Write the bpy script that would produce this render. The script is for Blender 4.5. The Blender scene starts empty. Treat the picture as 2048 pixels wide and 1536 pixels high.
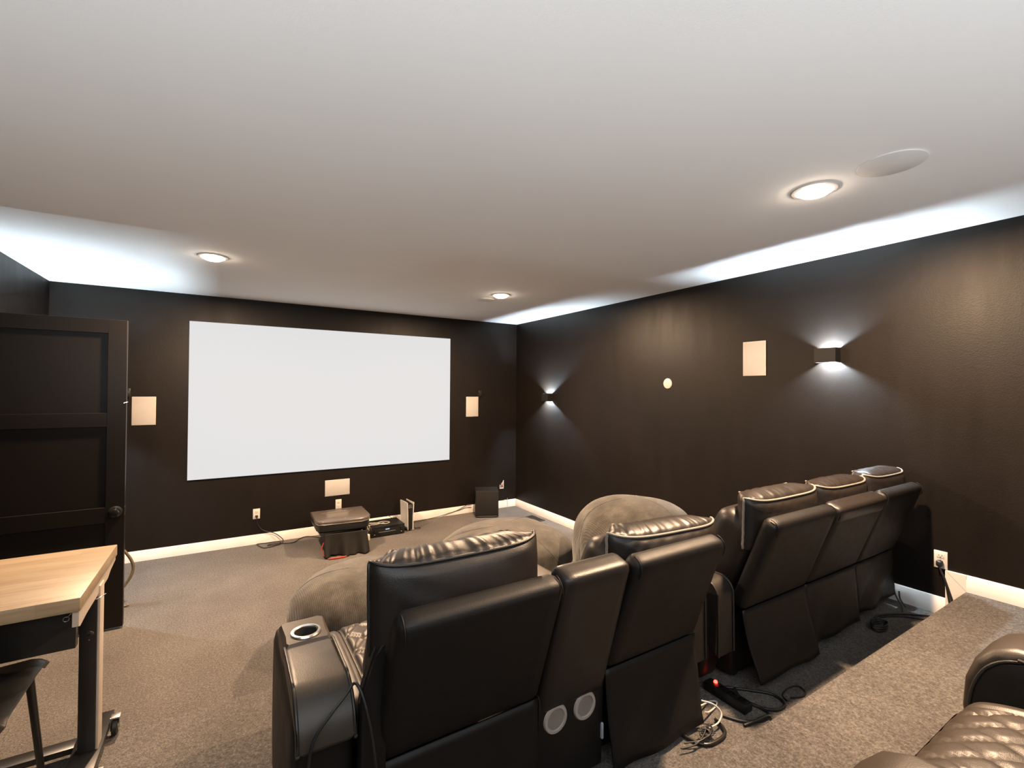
import bpy, bmesh, math, random
from mathutils import Vector, Matrix
random.seed(7)
S = bpy.context.scene
COL = S.collection
PI = math.pi
# ------------------------------------------------------------------ room numbers
XR, XL, YF, YB, CZ = 3.3327, -1.2684, 5.3029, -2.2, 2.4394
EYE = 1.563
LOW, STEP, SEAT, REAR = 0.0, 0.18, 0.355, 0.516
Y_STEP, Y_SEAT, Y_REAR = 2.42, 1.875, 0.832

# ------------------------------------------------------------------ materials
def new_mat(name):
    m = bpy.data.materials.new(name); m.use_nodes = True
    nt = m.node_tree
    return m, nt, nt.nodes['Principled BSDF']
def tex_coord(nt, scale=(1, 1, 1), rot=(0, 0, 0), out='Object'):
    tc = nt.nodes.new('ShaderNodeTexCoord'); mp = nt.nodes.new('ShaderNodeMapping')
    mp.inputs['Scale'].default_value = scale; mp.inputs['Rotation'].default_value = rot
    nt.links.new(tc.outputs[out], mp.inputs['Vector'])
    return mp.outputs['Vector']
def noise(nt, vec, scale, detail=2, rough=.5):
    n = nt.nodes.new('ShaderNodeTexNoise')
    n.inputs['Scale'].default_value = scale; n.inputs['Detail'].default_value = detail
    n.inputs['Roughness'].default_value = rough
    nt.links.new(vec, n.inputs['Vector'])
    return n.outputs['Fac']
def ramp(nt, fac, stops):
    r = nt.nodes.new('ShaderNodeValToRGB')
    e = r.color_ramp.elements
    while len(e) < len(stops): e.new(.5)
    for k, (p, c) in enumerate(stops):
        e[k].position = p; e[k].color = (*c, 1)
    nt.links.new(fac, r.inputs['Fac'])
    return r.outputs['Color']
def bump(nt, b, fac, strength, dist=.01):
    n = nt.nodes.new('ShaderNodeBump')
    n.inputs['Strength'].default_value = strength; n.inputs['Distance'].default_value = dist
    nt.links.new(fac, n.inputs['Height'])
    old = b.inputs['Normal'].links
    if old: nt.links.new(old[0].from_socket, n.inputs['Normal'])
    nt.links.new(n.outputs['Normal'], b.inputs['Normal'])
def plain(name, col, rough=.5, metal=0, spec=.5, bump_s=0, bump_scale=300, emit=None, estr=0, coat=0):
    m, nt, b = new_mat(name)
    b.inputs['Base Color'].default_value = (*col, 1); b.inputs['Roughness'].default_value = rough
    b.inputs['Metallic'].default_value = metal; b.inputs['Specular IOR Level'].default_value = spec
    if coat: b.inputs['Coat Weight'].default_value = coat
    if emit:
        b.inputs['Emission Color'].default_value = (*emit, 1); b.inputs['Emission Strength'].default_value = estr
    v = tex_coord(nt)
    f = noise(nt, v, bump_scale, 3)
    if bump_s: bump(nt, b, f, bump_s, .002)
    # slight procedural tone variation
    mx = ramp(nt, noise(nt, v, 6, 3), [(.3, tuple(c*.94 for c in col)), (.7, tuple(min(1, c*1.06) for c in col))])
    nt.links.new(mx, b.inputs['Base Color'])
    return m
M = {}
def m_wall():
    m, nt, b = new_mat('dark_wall_paint')
    v = tex_coord(nt)
    c = ramp(nt, noise(nt, v, 1.3, 5, .6), [(.3, (.0046, .0031, .0023)), (.7, (.0080, .0055, .0041))])
    nt.links.new(c, b.inputs['Base Color'])
    v2 = tex_coord(nt, (3.5, 3.5, .5))
    r = nt.nodes.new('ShaderNodeMapRange')
    r.inputs['To Min'].default_value = .36; r.inputs['To Max'].default_value = .56
    nt.links.new(noise(nt, v2, 2.2, 6, .65), r.inputs['Value'])
    nt.links.new(r.outputs['Result'], b.inputs['Roughness'])
    b.inputs['Specular IOR Level'].default_value = .25
    bump(nt, b, noise(nt, v, 170, 3), .22, .003)
    return m
def m_carpet():
    m, nt, b = new_mat('grey_carpet')
    v = tex_coord(nt)
    fine = noise(nt, v, 150, 4, .8)
    mid = noise(nt, v, 75, 4, .75)
    big = noise(nt, v, 2.2, 3)
    a = nt.nodes.new('ShaderNodeMath'); a.operation = 'ADD'
    nt.links.new(fine, a.inputs[0]); nt.links.new(mid, a.inputs[1])
    a2 = nt.nodes.new('ShaderNodeMath'); a2.operation = 'MULTIPLY_ADD'; a2.inputs[1].default_value = .40
    nt.links.new(a.outputs[0], a2.inputs[0])
    k = nt.nodes.new('ShaderNodeMath'); k.operation = 'MULTIPLY'; k.inputs[1].default_value = .2
    nt.links.new(big, k.inputs[0]); nt.links.new(k.outputs[0], a2.inputs[2])
    c = ramp(nt, a2.outputs[0], [(.33, (.050, .046, .042)), (.50, (.134, .122, .111)), (.66, (.250, .230, .212))])
    nt.links.new(c, b.inputs['Base Color'])
    b.inputs['Roughness'].default_value = .95; b.inputs['Specular IOR Level'].default_value = .1
    bump(nt, b, fine, .8, .006); bump(nt, b, mid, .5, .008)
    return m
def m_leather(name, c0, rough=.4, grain=1.0, spec=.45):
    m, nt, b = new_mat(name)
    v = tex_coord(nt)
    c = ramp(nt, noise(nt, v, 5, 4), [(.3, tuple(x*.85 for x in c0)), (.7, tuple(x*1.15 for x in c0))])
    nt.links.new(c, b.inputs['Base Color'])
    r = nt.nodes.new('ShaderNodeMapRange')
    r.inputs['To Min'].default_value = rough-.06; r.inputs['To Max'].default_value = rough+.08
    nt.links.new(noise(nt, v, 24, 4), r.inputs['Value']); nt.links.new(r.outputs['Result'], b.inputs['Roughness'])
    vo = nt.nodes.new('ShaderNodeTexVoronoi'); vo.inputs['Scale'].default_value = 420
    nt.links.new(v, vo.inputs['Vector'])
    bump(nt, b, vo.outputs['Distance'], .16*grain, .0015)
    bump(nt, b, noise(nt, v, 26, 3), .10*grain, .004)
    b.inputs['Specular IOR Level'].default_value = spec
    return m
def m_beanbag():
    m, nt, b = new_mat('grey_corduroy_plush')
    v = tex_coord(nt)
    w = nt.nodes.new('ShaderNodeTexWave'); w.wave_type = 'BANDS'; w.bands_direction = 'X'
    w.inputs['Scale'].default_value = 34; w.inputs['Distortion'].default_value = 3.0; w.inputs['Detail'].default_value = 3
    nt.links.new(v, w.inputs['Vector'])
    n = noise(nt, v, 7.5, 5, .72)
    a = nt.nodes.new('ShaderNodeMath'); a.operation = 'MULTIPLY_ADD'; a.inputs[1].default_value = .16
    nt.links.new(w.outputs['Fac'], a.inputs[0]); nt.links.new(n, a.inputs[2])
    c = ramp(nt, a.outputs[0], [(.32, (.022, .019, .0145)), (.55, (.046, .041, .033)), (.78, (.088, .080, .066))])
    nt.links.new(c, b.inputs['Base Color'])
    b.inputs['Roughness'].default_value = .95; b.inputs['Specular IOR Level'].default_value = .1
    b.inputs['Sheen Weight'].default_value = .25; b.inputs['Sheen Roughness'].default_value = .5
    bump(nt, b, w.outputs['Fac'], .25, .004); bump(nt, b, noise(nt, v, 160, 3), .35, .003)
    return m
def m_wood():
    m, nt, b = new_mat('butcher_block')
    v = tex_coord(nt)
    br = nt.nodes.new('ShaderNodeTexBrick')
    br.inputs['Scale'].default_value = 1; br.inputs['Brick Width'].default_value = .62; br.inputs['Row Height'].default_value = .052
    br.inputs['Mortar Size'].default_value = .0004; br.inputs['Bias'].default_value = 0
    br.inputs['Color1'].default_value = (.265, .20, .127, 1); br.inputs['Color2'].default_value = (.315, .245, .162, 1)
    br.inputs['Mortar'].default_value = (.225, .165, .098, 1)
    nt.links.new(v, br.inputs['Vector'])
    v2 = tex_coord(nt, (2.2, 26, 26))
    c = ramp(nt, noise(nt, v2, 2.5, 5, .6), [(.3, (.80, .74, .66)), (.55, (1, 1, 1)), (.75, (1.0, .95, .88))])
    mx = nt.nodes.new('ShaderNodeMix'); mx.data_type = 'RGBA'; mx.blend_type = 'MULTIPLY'; mx.inputs['Factor'].default_value = 1
    nt.links.new(br.outputs['Color'], mx.inputs['A']); nt.links.new(c, mx.inputs['B'])
    nt.links.new(mx.outputs['Result'], b.inputs['Base Color'])
    b.inputs['Roughness'].default_value = .42
    return m
def m_ceiling():
    m, nt, b = new_mat('white_ceiling_paint')
    v = tex_coord(nt)
    c = ramp(nt, noise(nt, v, 1.1, 3), [(.3, (.80, .79, .775)), (.7, (.83, .82, .805))])
    nt.links.new(c, b.inputs['Base Color']); b.inputs['Roughness'].default_value = .92
    b.inputs['Specular IOR Level'].default_value = .2
    bump(nt, b, noise(nt, v, 190, 3), .12, .002)
    return m
def m_emit(name, col, s):
    m, nt, b = new_mat(name)
    b.inputs['Base Color'].default_value = (.02, .02, .02, 1)
    b.inputs['Emission Color'].default_value = (*col, 1); b.inputs['Emission Strength'].default_value = s
    return m
M['wall'] = m_wall(); M['carpet'] = m_carpet(); M['ceil'] = m_ceiling()
M['trim'] = plain('white_trim_paint', (.64, .61, .575), .38)
M['door'] = plain('black_door_paint', (.0055, .0042, .0033), .38, spec=.3, bump_s=.06, bump_scale=90)
M['leather'] = m_leather('black_leather', (.0150, .0115, .0095), .40)
M['leather_shaded'] = m_leather('black_leather_shaded', (.0052, .0043, .0037), .52, 1.0, .33)  # same leather, shade put into the colour for backs and sides
M['leather_lit'] = m_leather('black_leather_lit', (.036, .027, .020), .42, .7)  # same leather, browner and lighter where lamplight falls on seats and arms
M['pipe_dark'] = plain('dark_piping', (.02, .018, .016), .42)
M['pipe_tan'] = plain('taupe_piping', (.22, .19, .16), .5)
M['bean'] = m_beanbag(); M['wood'] = m_wood()
M['grille'] = plain('white_speaker_grille', (.41, .39, .37), .7, bump_s=.3, bump_scale=900)
M['plate'] = plain('white_plastic', (.55, .525, .49), .35)
M['ceil_grille'] = plain('ceiling_speaker_grille', (.72, .70, .68), .7, bump_s=.3, bump_scale=900)
M['slot'] = plain('dark_slot', (.02, .02, .02), .5)
M['black'] = plain('black_plastic', (.007, .007, .007), .42, spec=.4)
M['gloss'] = plain('black_gloss_plastic', (.008, .008, .008), .12)
M['matte'] = plain('black_vinyl_wrap', (.008, .0075, .007), .6, spec=.35)
M['metal_b'] = plain('black_steel', (.014, .013, .012), .3, spec=.6)
M['beige'] = plain('light_beige_steel', (.42, .36, .30), .45)
M['chrome'] = plain('chrome', (.75, .74, .72), .18, metal=1)
M['steel'] = plain('galvanised_steel', (.62, .60, .57), .35, metal=1)
M['cupsteel'] = plain('brushed_cup_rim', (.80, .79, .77), .28, metal=1)
M['rubber'] = plain('black_cable_rubber', (.010, .010, .010), .5)
M['cable_w'] = plain('white_cable', (.48, .45, .41), .5)
M['hose'] = plain('olive_rubber_hose', (.085, .065, .035), .45)
M['cloth'] = plain('black_drape_cloth', (.014, .0125, .011), .85, spec=.2, bump_s=.4, bump_scale=600)
M['red'] = plain('red_cloth', (.30, .035, .02), .8)
M['smoke'] = plain('smoked_top_with_reflection', (.085, .072, .062), .22, spec=.6)  # base lightened to carry the reflection on the dark glossy top
M['green'] = plain('green_label', (.12, .36, .20), .5)
M['whitep'] = plain('white_matte_plastic', (.62, .60, .57), .45)
M['speaker_grey'] = plain('grey_speaker_mesh', (.21, .175, .15), .6, bump_s=.5, bump_scale=1200)
M['speaker_rim'] = plain('taupe_speaker_ring', (.33, .28, .245), .45)
M['chair'] = m_leather('dark_grey_chair_leather', (.022, .021, .018), .36)
M['led_red'] = m_emit('red_indicator', (1, .03, .02), 14)
M['led_blue'] = m_emit('receiver_display', (.45, .75, 1), .9)
M['led_cool'] = m_emit('cool_led', (.72, .88, 1.0), 25000)
M['lamp'] = m_emit('warm_lamp_lens', (1.0, .82, .64), 75)
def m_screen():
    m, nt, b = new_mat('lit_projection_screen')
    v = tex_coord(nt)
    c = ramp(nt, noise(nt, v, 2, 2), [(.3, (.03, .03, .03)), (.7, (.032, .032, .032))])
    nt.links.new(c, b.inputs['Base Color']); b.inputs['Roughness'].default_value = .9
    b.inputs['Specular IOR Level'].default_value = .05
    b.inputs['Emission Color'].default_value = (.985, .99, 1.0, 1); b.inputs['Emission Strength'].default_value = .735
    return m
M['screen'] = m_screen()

# ------------------------------------------------------------------ geometry helpers
ORG = Vector((0, 0, 0))
def thing(name, label, cat, loc=(0, 0, 0), rz=0, group=None):
    global ORG
    o = bpy.data.objects.new(name, None); COL.objects.link(o)
    o.empty_display_size = .05
    o.location = loc; o.rotation_euler = (0, 0, rz)
    o['label'] = label; o['category'] = cat
    if group: o['group'] = group
    ORG = Vector(loc)
    return o
def tag(o, label, cat, group=None):
    o['label'] = label; o['category'] = cat
    if group: o['group'] = group
    return o
def link(name, bm, mat, parent=None, smooth=True, angle=35, local=False):
    """bm holds world coordinates (or thing-local ones when local=True)"""
    if parent is not None and not local:
        bmesh.ops.translate(bm, verts=bm.verts, vec=-ORG)
    bmesh.ops.recalc_face_normals(bm, faces=bm.faces)
    me = bpy.data.meshes.new(name); bm.to_mesh(me); bm.free()
    me.materials.append(mat)
    if smooth:
        for p in me.polygons: p.use_smooth = True
        try: me.set_sharp_from_angle(angle=math.radians(angle))
        except Exception: pass
    o = bpy.data.objects.new(name, me); COL.objects.link(o)
    if parent is not None: o.parent = parent
    else:                                   # own mesh: put the origin at its base centre
        vs = [v.co for v in me.vertices]
        c = Vector(((min(v.x for v in vs)+max(v.x for v in vs))/2, (min(v.y for v in vs)+max(v.y for v in vs))/2, min(v.z for v in vs)))
        me.transform(Matrix.Translation(-c)); o.location = c
    return o
def add_box(bm, x0, x1, y0, y1, z0, z1, bev=0, seg=2):
    r = bmesh.ops.create_cube(bm, size=1)
    vs = r['verts']
    for v in vs:
        v.co = Vector((x0+(x1-x0)*(v.co.x+.5), y0+(y1-y0)*(v.co.y+.5), z0+(z1-z0)*(v.co.z+.5)))
    if bev:
        es = list({e for v in vs for e in v.link_edges})
        bmesh.ops.bevel(bm, geom=es, offset=bev, segments=seg, affect='EDGES', profile=.5)
def box(name, x0, x1, y0, y1, z0, z1, mat, parent=None, bev=.003, seg=2, local=False):
    bm = bmesh.new(); add_box(bm, x0, x1, y0, y1, z0, z1, bev, seg)
    return link(name, bm, mat, parent, local=local)
def catmull(pts, n=6, closed=False):
    P = [Vector(p) for p in pts]; out = []
    N = len(P)
    if N < 3 and not closed: return P
    rng = range(N if closed else N-1)
    for i in rng:
        if closed: a, b, c, d = P[i-1], P[i], P[(i+1) % N], P[(i+2) % N]
        else: a, b, c, d = P[max(i-1, 0)], P[i], P[i+1], P[min(i+2, N-1)]
        for k in range(n):
            t = k/n
            out.append(.5*((2*b)+(c-a)*t+(2*a-5*b+4*c-d)*t*t+(3*b-a-3*c+d)*t**3))
    if not closed: out.append(P[-1])
    return out
def add_tube(bm, pts, r, sides=8, closed=False, sm=5):
    P = catmull(pts, sm, closed) if sm else [Vector(p) for p in pts]
    N = len(P); rings = []
    up = None
    for i, p in enumerate(P):
        if closed: t = P[(i+1) % N]-P[i-1]
        else: t = P[min(i+1, N-1)]-P[max(i-1, 0)]
        if t.length < 1e-9: t = Vector((0, 0, 1))
        t.normalize()
        if up is None:
            up = t.orthogonal().normalized()
        else:
            up = (up - t*up.dot(t))
            up = up.normalized() if up.length > 1e-6 else t.orthogonal().normalized()
        s = t.cross(up)
        rr = r(i/(N-1)) if callable(r) else r
        rings.append([bm.verts.new(p+(up*math.cos(2*PI*k/sides)+s*math.sin(2*PI*k/sides))*rr) for k in range(sides)])
    for i in range(N if closed else N-1):
        a, b = rings[i], rings[(i+1) % N]
        off = 0
        if closed and i == N-1:     # match twist at the seam
            off = min(range(sides), key=lambda q: (a[0].co-b[q].co).length)
        for k in range(sides):
            bm.faces.new((a[k], a[(k+1) % sides], b[(k+1+off) % sides], b[(k+off) % sides]))
    if not closed:
        bm.faces.new(rings[0][::-1]); bm.faces.new(rings[-1])
def tube(name, pts, r, mat, parent=None, sides=8, closed=False, sm=5, local=False):
    bm = bmesh.new(); add_tube(bm, pts, r, sides, closed, sm)
    return link(name, bm, mat, parent, angle=80, local=local)
def add_lathe(bm, prof, c, axis='z', n=32, caps=True):
    """prof: list of (radius, height) along axis from c"""
    c = Vector(c); rings = []
    for r, h in prof:
        ring = []
        for k in range(n):
            a = 2*PI*k/n
            x, y = r*math.cos(a), r*math.sin(a)
            d = {'z': (x, y, h), 'x': (h, x, y), 'y': (x, h, y)}[axis]
            ring.append(bm.verts.new(c+Vector(d)))
        rings.append(ring)
    for i in range(len(rings)-1):
        for k in range(n):
            bm.faces.new((rings[i][k], rings[i][(k+1) % n], rings[i+1][(k+1) % n], rings[i+1][k]))
    if caps and prof[0][0] > 1e-5: bm.faces.new(rings[0])
    if caps and prof[-1][0] > 1e-5: bm.faces.new(rings[-1][::-1])
    bmesh.ops.remove_doubles(bm, verts=bm.verts, dist=1e-6)
def lathe(name, prof, c, mat, parent=None, axis='z', n=32, local=False, caps=True):
    bm = bmesh.new(); add_lathe(bm, prof, c, axis, n, caps)
    return link(name, bm, mat, parent, local=local)
def add_prism(bm, outline, axis, a0, a1, bev=0, seg=2):
    """outline in the two axes other than axis, in xyz order"""
    def P(u, v, w):
        return {'x': (w, u, v), 'y': (u, w, v), 'z': (u, v, w)}[axis]
    A = [bm.verts.new(P(u, v, a0)) for u, v in outline]
    B = [bm.verts.new(P(u, v, a1)) for u, v in outline]
    n = len(outline)
    fs = [bm.faces.new(A[::-1]), bm.faces.new(B)]
    for i in range(n): fs.append(bm.faces.new((A[i], A[(i+1) % n], B[(i+1) % n], B[i])))
    if bev:
        es = [e for e in fs[0].edges]+[e for e in fs[1].edges]
        bmesh.ops.bevel(bm, geom=es, offset=bev, segments=seg, affect='EDGES', profile=.5)
def prism(name, outline, axis, a0, a1, mat, parent=None, bev=0, seg=2, local=False):
    bm = bmesh.new(); add_prism(bm, outline, axis, a0, a1, bev, seg)
    return link(name, bm, mat, parent, local=local)
def add_cubegrid(bm, F, nx, ny, nz):
    """surface of the cube [-1,1]^3 gridded and mapped by F(a,b,c)"""
    cache = {}
    def V(i, j, k):
        q = (i, j, k)
        if q not in cache:
            cache[q] = bm.verts.new(F(2*i/nx-1, 2*j/ny-1, 2*k/nz-1))
        return cache[q]
    for i in range(nx):
        for j in range(ny):
            for k in (0, nz):
                bm.faces.new((V(i, j, k), V(i+1, j, k), V(i+1, j+1, k), V(i, j+1, k)))
    for i in range(nx):
        for k in range(nz):
            for j in (0, ny):
                bm.faces.new((V(i, j, k), V(i+1, j, k), V(i+1, j, k+1), V(i, j, k+1)))
    for j in range(ny):
        for k in range(nz):
            for i in (0, nx):
                bm.faces.new((V(i, j, k), V(i, j+1, k), V(i, j+1, k+1), V(i, j, k+1)))
def rounded(p, h, r):
    """rounded-box point: p in [-1,1]^3, half sizes h, corner radius r"""
    q = Vector((p[0]*h[0], p[1]*h[1], p[2]*h[2]))
    m = Vector([max(-(h[i]-r), min(h[i]-r, q[i])) for i in range(3)])
    d = q-m
    if d.length > 1e-9:
        # spread grid points over the rounded corner evenly
        d = d.normalized()*r if max(abs(d[i]) for i in range(3)) > r-1e-6 else d
    return m+d
def grid_sheet(bm, F, nu, nv):
    vs = [[bm.verts.new(F(i/nu, j/nv)) for j in range(nv+1)] for i in range(nu+1)]
    for i in range(nu):
        for j in range(nv):
            bm.faces.new((vs[i][j], vs[i+1][j], vs[i+1][j+1], vs[i][j+1]))
def wob(seed):
    rr = random.Random(seed)
    w = [(rr.uniform(6, 30), rr.uniform(0, 6.28), rr.uniform(.4, 1)) for _ in range(6)]
    return lambda x: sum(a*math.sin(f*x+p) for f, p, a in w)/3.0

# ------------------------------------------------------------------ the setting
def struct(o, kind='structure'):
    o['kind'] = kind; return o
bm = bmesh.new()
add_box(bm, XL-.1, XR+.1, Y_SEAT-.02, YF+.1, -.12, 0)
add_box(bm, XL, 1.0, Y_SEAT-.03, Y_STEP, -.05, STEP, .014, 3)
add_box(bm, XL, XR, Y_REAR-.03, Y_SEAT, -.05, SEAT, .014, 3)
add_box(bm, XL, XR, YB, Y_REAR, -.05, REAR, .005, 2)
struct(link('floor', bm, M['carpet']))
struct(box('ceiling', XL-.1, XR+.1, YB-.1, YF+.1, CZ, CZ+.1, M['ceil'], bev=0))
struct(box('wall_front', XL-.1, XR+.1, YF, YF+.1, -.05, CZ, M['wall'], bev=0))
struct(box('wall_right', XR, XR+.1, YB-.1, YF, -.05, CZ, M['wall'], bev=0))
struct(box('wall_rear', XL-.1, XR, YB-.1, YB, -.05, CZ, M['wall'], bev=0))
bm = bmesh.new()                                         # left wall with the doorway
DY0, DY1 = 3.155, 3.865
add_box(bm, XL-.1, XL, YB, DY0, -.05, CZ); add_box(bm, XL-.1, XL, DY1, YF, -.05, CZ)
add_box(bm, XL-.1, XL, DY0, DY1, 2.01, CZ)
struct(link('wall_left', bm, M['wall']))
bm = bmesh.new()
add_box(bm, XL-.001, XL+.012, DY0-.07, DY0, 0, 2.01, .002); add_box(bm, XL-.001, XL+.012, DY0-.07, DY1+.0, 2.01, 2.08, .002)
struct(link('trim_1', bm, M['door']))
def bb_prof(s=1):     # (depth, height)
    return [(0, 0), (.014, 0), (.014, .066), (.010, .074), (.009, .084), (.005, .092), (0, .093)]
prism('baseboard_front', [(YF-d-.0005, z) for d, z in bb_prof()], 'x', XL, XR, M['trim'])['kind'] = 'structure'
bm = bmesh.new()
add_prism(bm, [(XR-d-.0005, z) for d, z in bb_prof()], 'y', Y_SEAT, YF-.014)
add_prism(bm, [(XR-d-.0005, SEAT+z) for d, z in bb_prof()], 'y', .913, Y_SEAT)
add_prism(bm, [(.829, SEAT), (.913, SEAT), (.913, .601), (.8295, .5165)], 'x', XR-.0125, XR-.0005)     # upright piece with its mitre
add_prism(bm, [(XR-d-.0005, REAR+z*.925) for d, z in bb_prof()], 'y', YB, .829)
add_prism(bm, [(.8285, .5168), (.912, .602), (.8285, .602)], 'x', XR-.0145, XR-.0005, .001, 1)
struct(link('baseboard_right', bm, M['trim']))
bm = bmesh.new()
add_prism(bm, [(XL+d+.0005, z) for d, z in bb_prof()], 'y', DY1+.07, YF-.014)
struct(link('baseboard_left', bm, M['trim']))

# door standing open at a right angle to the left wall
DX0, DX1, DYF, DYB, DZ0, DZ1 = XL+.006, -.5555, 3.885, 3.920, .014, 1.9945
d = thing('door_1', 'black paneled wooden door standing wide open behind the desk, with dark knob', 'door', (DX0, DYF, DZ0)); d['kind'] = 'structure'
bm = bmesh.new()
st = .096
rails = [(DZ0, .15), (.69, .79), (1.305, 1.394), (1.905, DZ1)]
add_box(bm, DX0, DX0+st, DYF, DYB, DZ0, DZ1, .0015, 1); add_box(bm, DX1-st, DX1, DYF, DYB, DZ0, DZ1, .0015, 1)
for a, b_ in rails: add_box(bm, DX0+st-.001, DX1-st+.001, DYF+.0003, DYB-.0003, a, b_, .0015, 1)
link('door_frame_rails', bm, M['door'], d)
for k in range(3):
    z0, z1 = rails[k][1], rails[k+1][0]
    box('panel', DX0+st-.001, DX1-st+.001, DYF+.014, DYB-.014, z0-.001, z1+.001, M['door'], d, bev=0)
kn = lathe('knob', [(.030, 0), (.031, -.005), (.014, -.009), (.012, -.026), (.024, -.034), (.029, -.045), (.024, -.056), (.0, -.061)], (-.602, DYF, .757), M['gloss'], d, 'y')
lathe('rose_ring', [(.037, .0), (.037, -.003), (.030, -.006), (.0, -.006)], (-.602, DYF, .757), M['metal_b'], kn, 'y')
kb = lathe('knob', [(.030, 0), (.012, .010), (.012, .026), (.026, .036), (.029, .045), (.020, .058), (.0, .061)], (-.602, DYB, .757), M['chrome'], d, 'y')
box('latch_plate', DX1-.0005, DX1+.0015, DYF+.006, DYB-.006, .73, .785, M['chrome'], d, bev=.0004)
bm = bmesh.new(); add_tube(bm, [(DX1-.001, DYF+.012, 1.462), (DX1+.008, DYF+.008, 1.463), (DX1-.012, DYF-.010, 1.457)], .0016, 6)
link('cup_hook', bm, M['chrome'], d)
for z in (.2, 1.0, 1.8):
    box('hinge', DX0-.005, DX0+.001, DYF+.004, DYB-.004, z, z+.08, M['metal_b'], d, bev=.0005)

# ------------------------------------------------------------------ front wall furnishings
t = thing('projection_screen', 'large blank white projection screen hung on the dark front wall', 'projection screen', (1.024, YF, .690))
SX0, SX1, SZ0, SZ1 = -.3045, 2.3515, .6905, 2.1845
box('screen_surface', SX0, SX1, YF-.020, YF-.014, SZ0, SZ1, M['screen'], t, bev=.0008)
bm = bmesh.new()
for a in ((SX0+.01, SX1-.01, SZ0+.004, SZ0+.04), (SX0+.01, SX1-.01, SZ1-.04, SZ1-.004), (SX0+.01, SX0+.04, SZ0+.01, SZ1-.01), (SX1-.04, SX1-.01, SZ0+.01, SZ1-.01)):
    add_box(bm, a[0], a[1], YF-.014, YF-.001, a[2], a[3])
link('screen_frame', bm, M['black'], t)

def wall_speaker(name, label, wall, c0, c1, z0, z1, group='flush wall speakers'):
    if wall == 'F':
        t = thing(name, label, 'speaker', ((c0+c1)/2, YF, z0), group=group)
        box('speaker_grille', c0+.003, c1-.003, YF-.0085, YF-.0040, z0+.003, z1-.003, M['grille'], t, bev=.0015)
        box('bezel', c0, c1, YF-.0065, YF-.0006, z0, z1, M['plate'], t, bev=.001)
    else:
        t = thing(name, label, 'speaker', (XR, (c0+c1)/2, z0), group=group)
        box('speaker_grille', XR-.0085, XR-.0040, c0+.003, c1-.003, z0+.003, z1-.003, M['grille'], t, bev=.0015)
        box('bezel', XR-.0065, XR-.0006, c0, c1, z0, z1, M['plate'], t, bev=.001)
    return t
wall_speaker('wall_speaker', 'upright white wall speaker between the open door and the screen', 'F', -.719, -.547, 1.2185, 1.4735)
wall_speaker('wall_speaker', 'upright white wall speaker between the screen and the room corner', 'F', 2.582, 2.753, 1.214, 1.4655)
wall_speaker('wall_speaker', 'wide white center speaker plate low on the wall under the screen', 'F', .912, 1.167, .397, .5685)
wall_speaker('wall_speaker', 'white wall speaker on the side wall beside the larger lit sconce', 'R', 1.898, 2.0705, 1.677, 1.9315)
t = thing('wall_cover_plate', 'small round white cover plate alone on the side wall', 'cover plate', (XR, 2.776, 1.58))
lathe('disc', [(.0, -.009), (.040, -.009), (.045, -.006), (.046, -.0008), (0, -.0008)], (XR, 2.776, 1.625), M['plate'], t, 'x', 40)
lathe('screw', [(.0, -.0102), (.004, -.0100), (.004, -.0088), (0, -.0088)], (XR, 2.776, 1.645), M['steel'], t, 'x', 12)
def bracket(label, x0, x1, z0, z1):
    t = thing('speaker_bracket', label, 'bracket', ((x0+x1)/2, YF, z0), group='small black wall brackets')
    box('back_plate', x0, x1, YF-.006, YF-.0008, z0, z1, M['black'], t, bev=.001)
    box('clip', x0+.006, x1-.006, YF-.022, YF-.006, z0+.02, z1-.02, M['black'], t, bev=.002)
bracket('small black wall bracket just past the edge of the open door', -.757, -.730, 1.449, 1.548)
bracket('small black wall bracket above the speaker near the room corner', 2.758, 2.806, 1.449, 1.546)

# outlets
def outlet_parts(t, wall, c, z, w=.062, h=.1, filled=True):
    """duplex outlet plate on wall F (x=c) or R (y=c), centre height z"""
    def B(name, a0, a1, d0, d1, z0, z1, mat, par, bev=.0008):
        if wall == 'F': return box(name, a0, a1, YF-d1, YF-d0, z0, z1, mat, par, bev=bev)
        return box(name, XR-d1, XR-d0, a0, a1, z0, z1, mat, par, bev=bev)
    B('face_plate', c-w/2, c+w/2, .0006, .006, z-h/2, z+h/2, M['plate'], t, .0018)
    for dz in (.021, -.021):
        s = B('socket', c-.016, c+.016, .005, .0078, z+dz-.0135, z+dz+.0135, M['plate'], t, .0012)
        for dx, hh in ((-.0062, .0045), (.0062, .0035)):
            B('slot', c+dx-.0010, c+dx+.0010, .0075, .0082, z+dz-hh+.003, z+dz+hh+.003, M['slot'], s, 0)
        B('ground_hole', c-.0022, c+.0022, .0075, .0082, z+dz-.0095, z+dz-.0055, M['slot'], s, 0)
    B('screw', c-.002, c+.002, .0055, .0070, z-.002, z+.002, M['steel'], t, .0005)
t = thing('wall_outlet', 'white outlet with black plug on the front wall near the coiled cord', 'outlet', (.269, YF, .25))
outlet_parts(t, 'F', .269, .300)
t = thing('wall_outlet', 'white outlet right behind the projector on the front wall', 'outlet', (1.0525, YF, .25))
outlet_parts(t, 'F', 1.0525, .302)
t = thing('wall_outlet', 'white outlet on the side wall just above the stepped baseboard', 'outlet', (XR, .933, .602))
outlet_parts(t, 'R', .9335, .651, .057, .094)
t = thing('low_voltage_box', 'broken open wall box with loose wires above the subwoofer', 'wall box', (3.112, YF, .25))
bm = bmesh.new()
add_prism(bm, [(3.081, .254), (3.088, .252), (3.088, .300), (3.083, .306)], 'y', YF-.006, YF-.0008)
add_prism(bm, [(3.081, .252), (3.142, .249), (3.142, .262), (3.083, .266)], 'y', YF-.006, YF-.0008)
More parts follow.
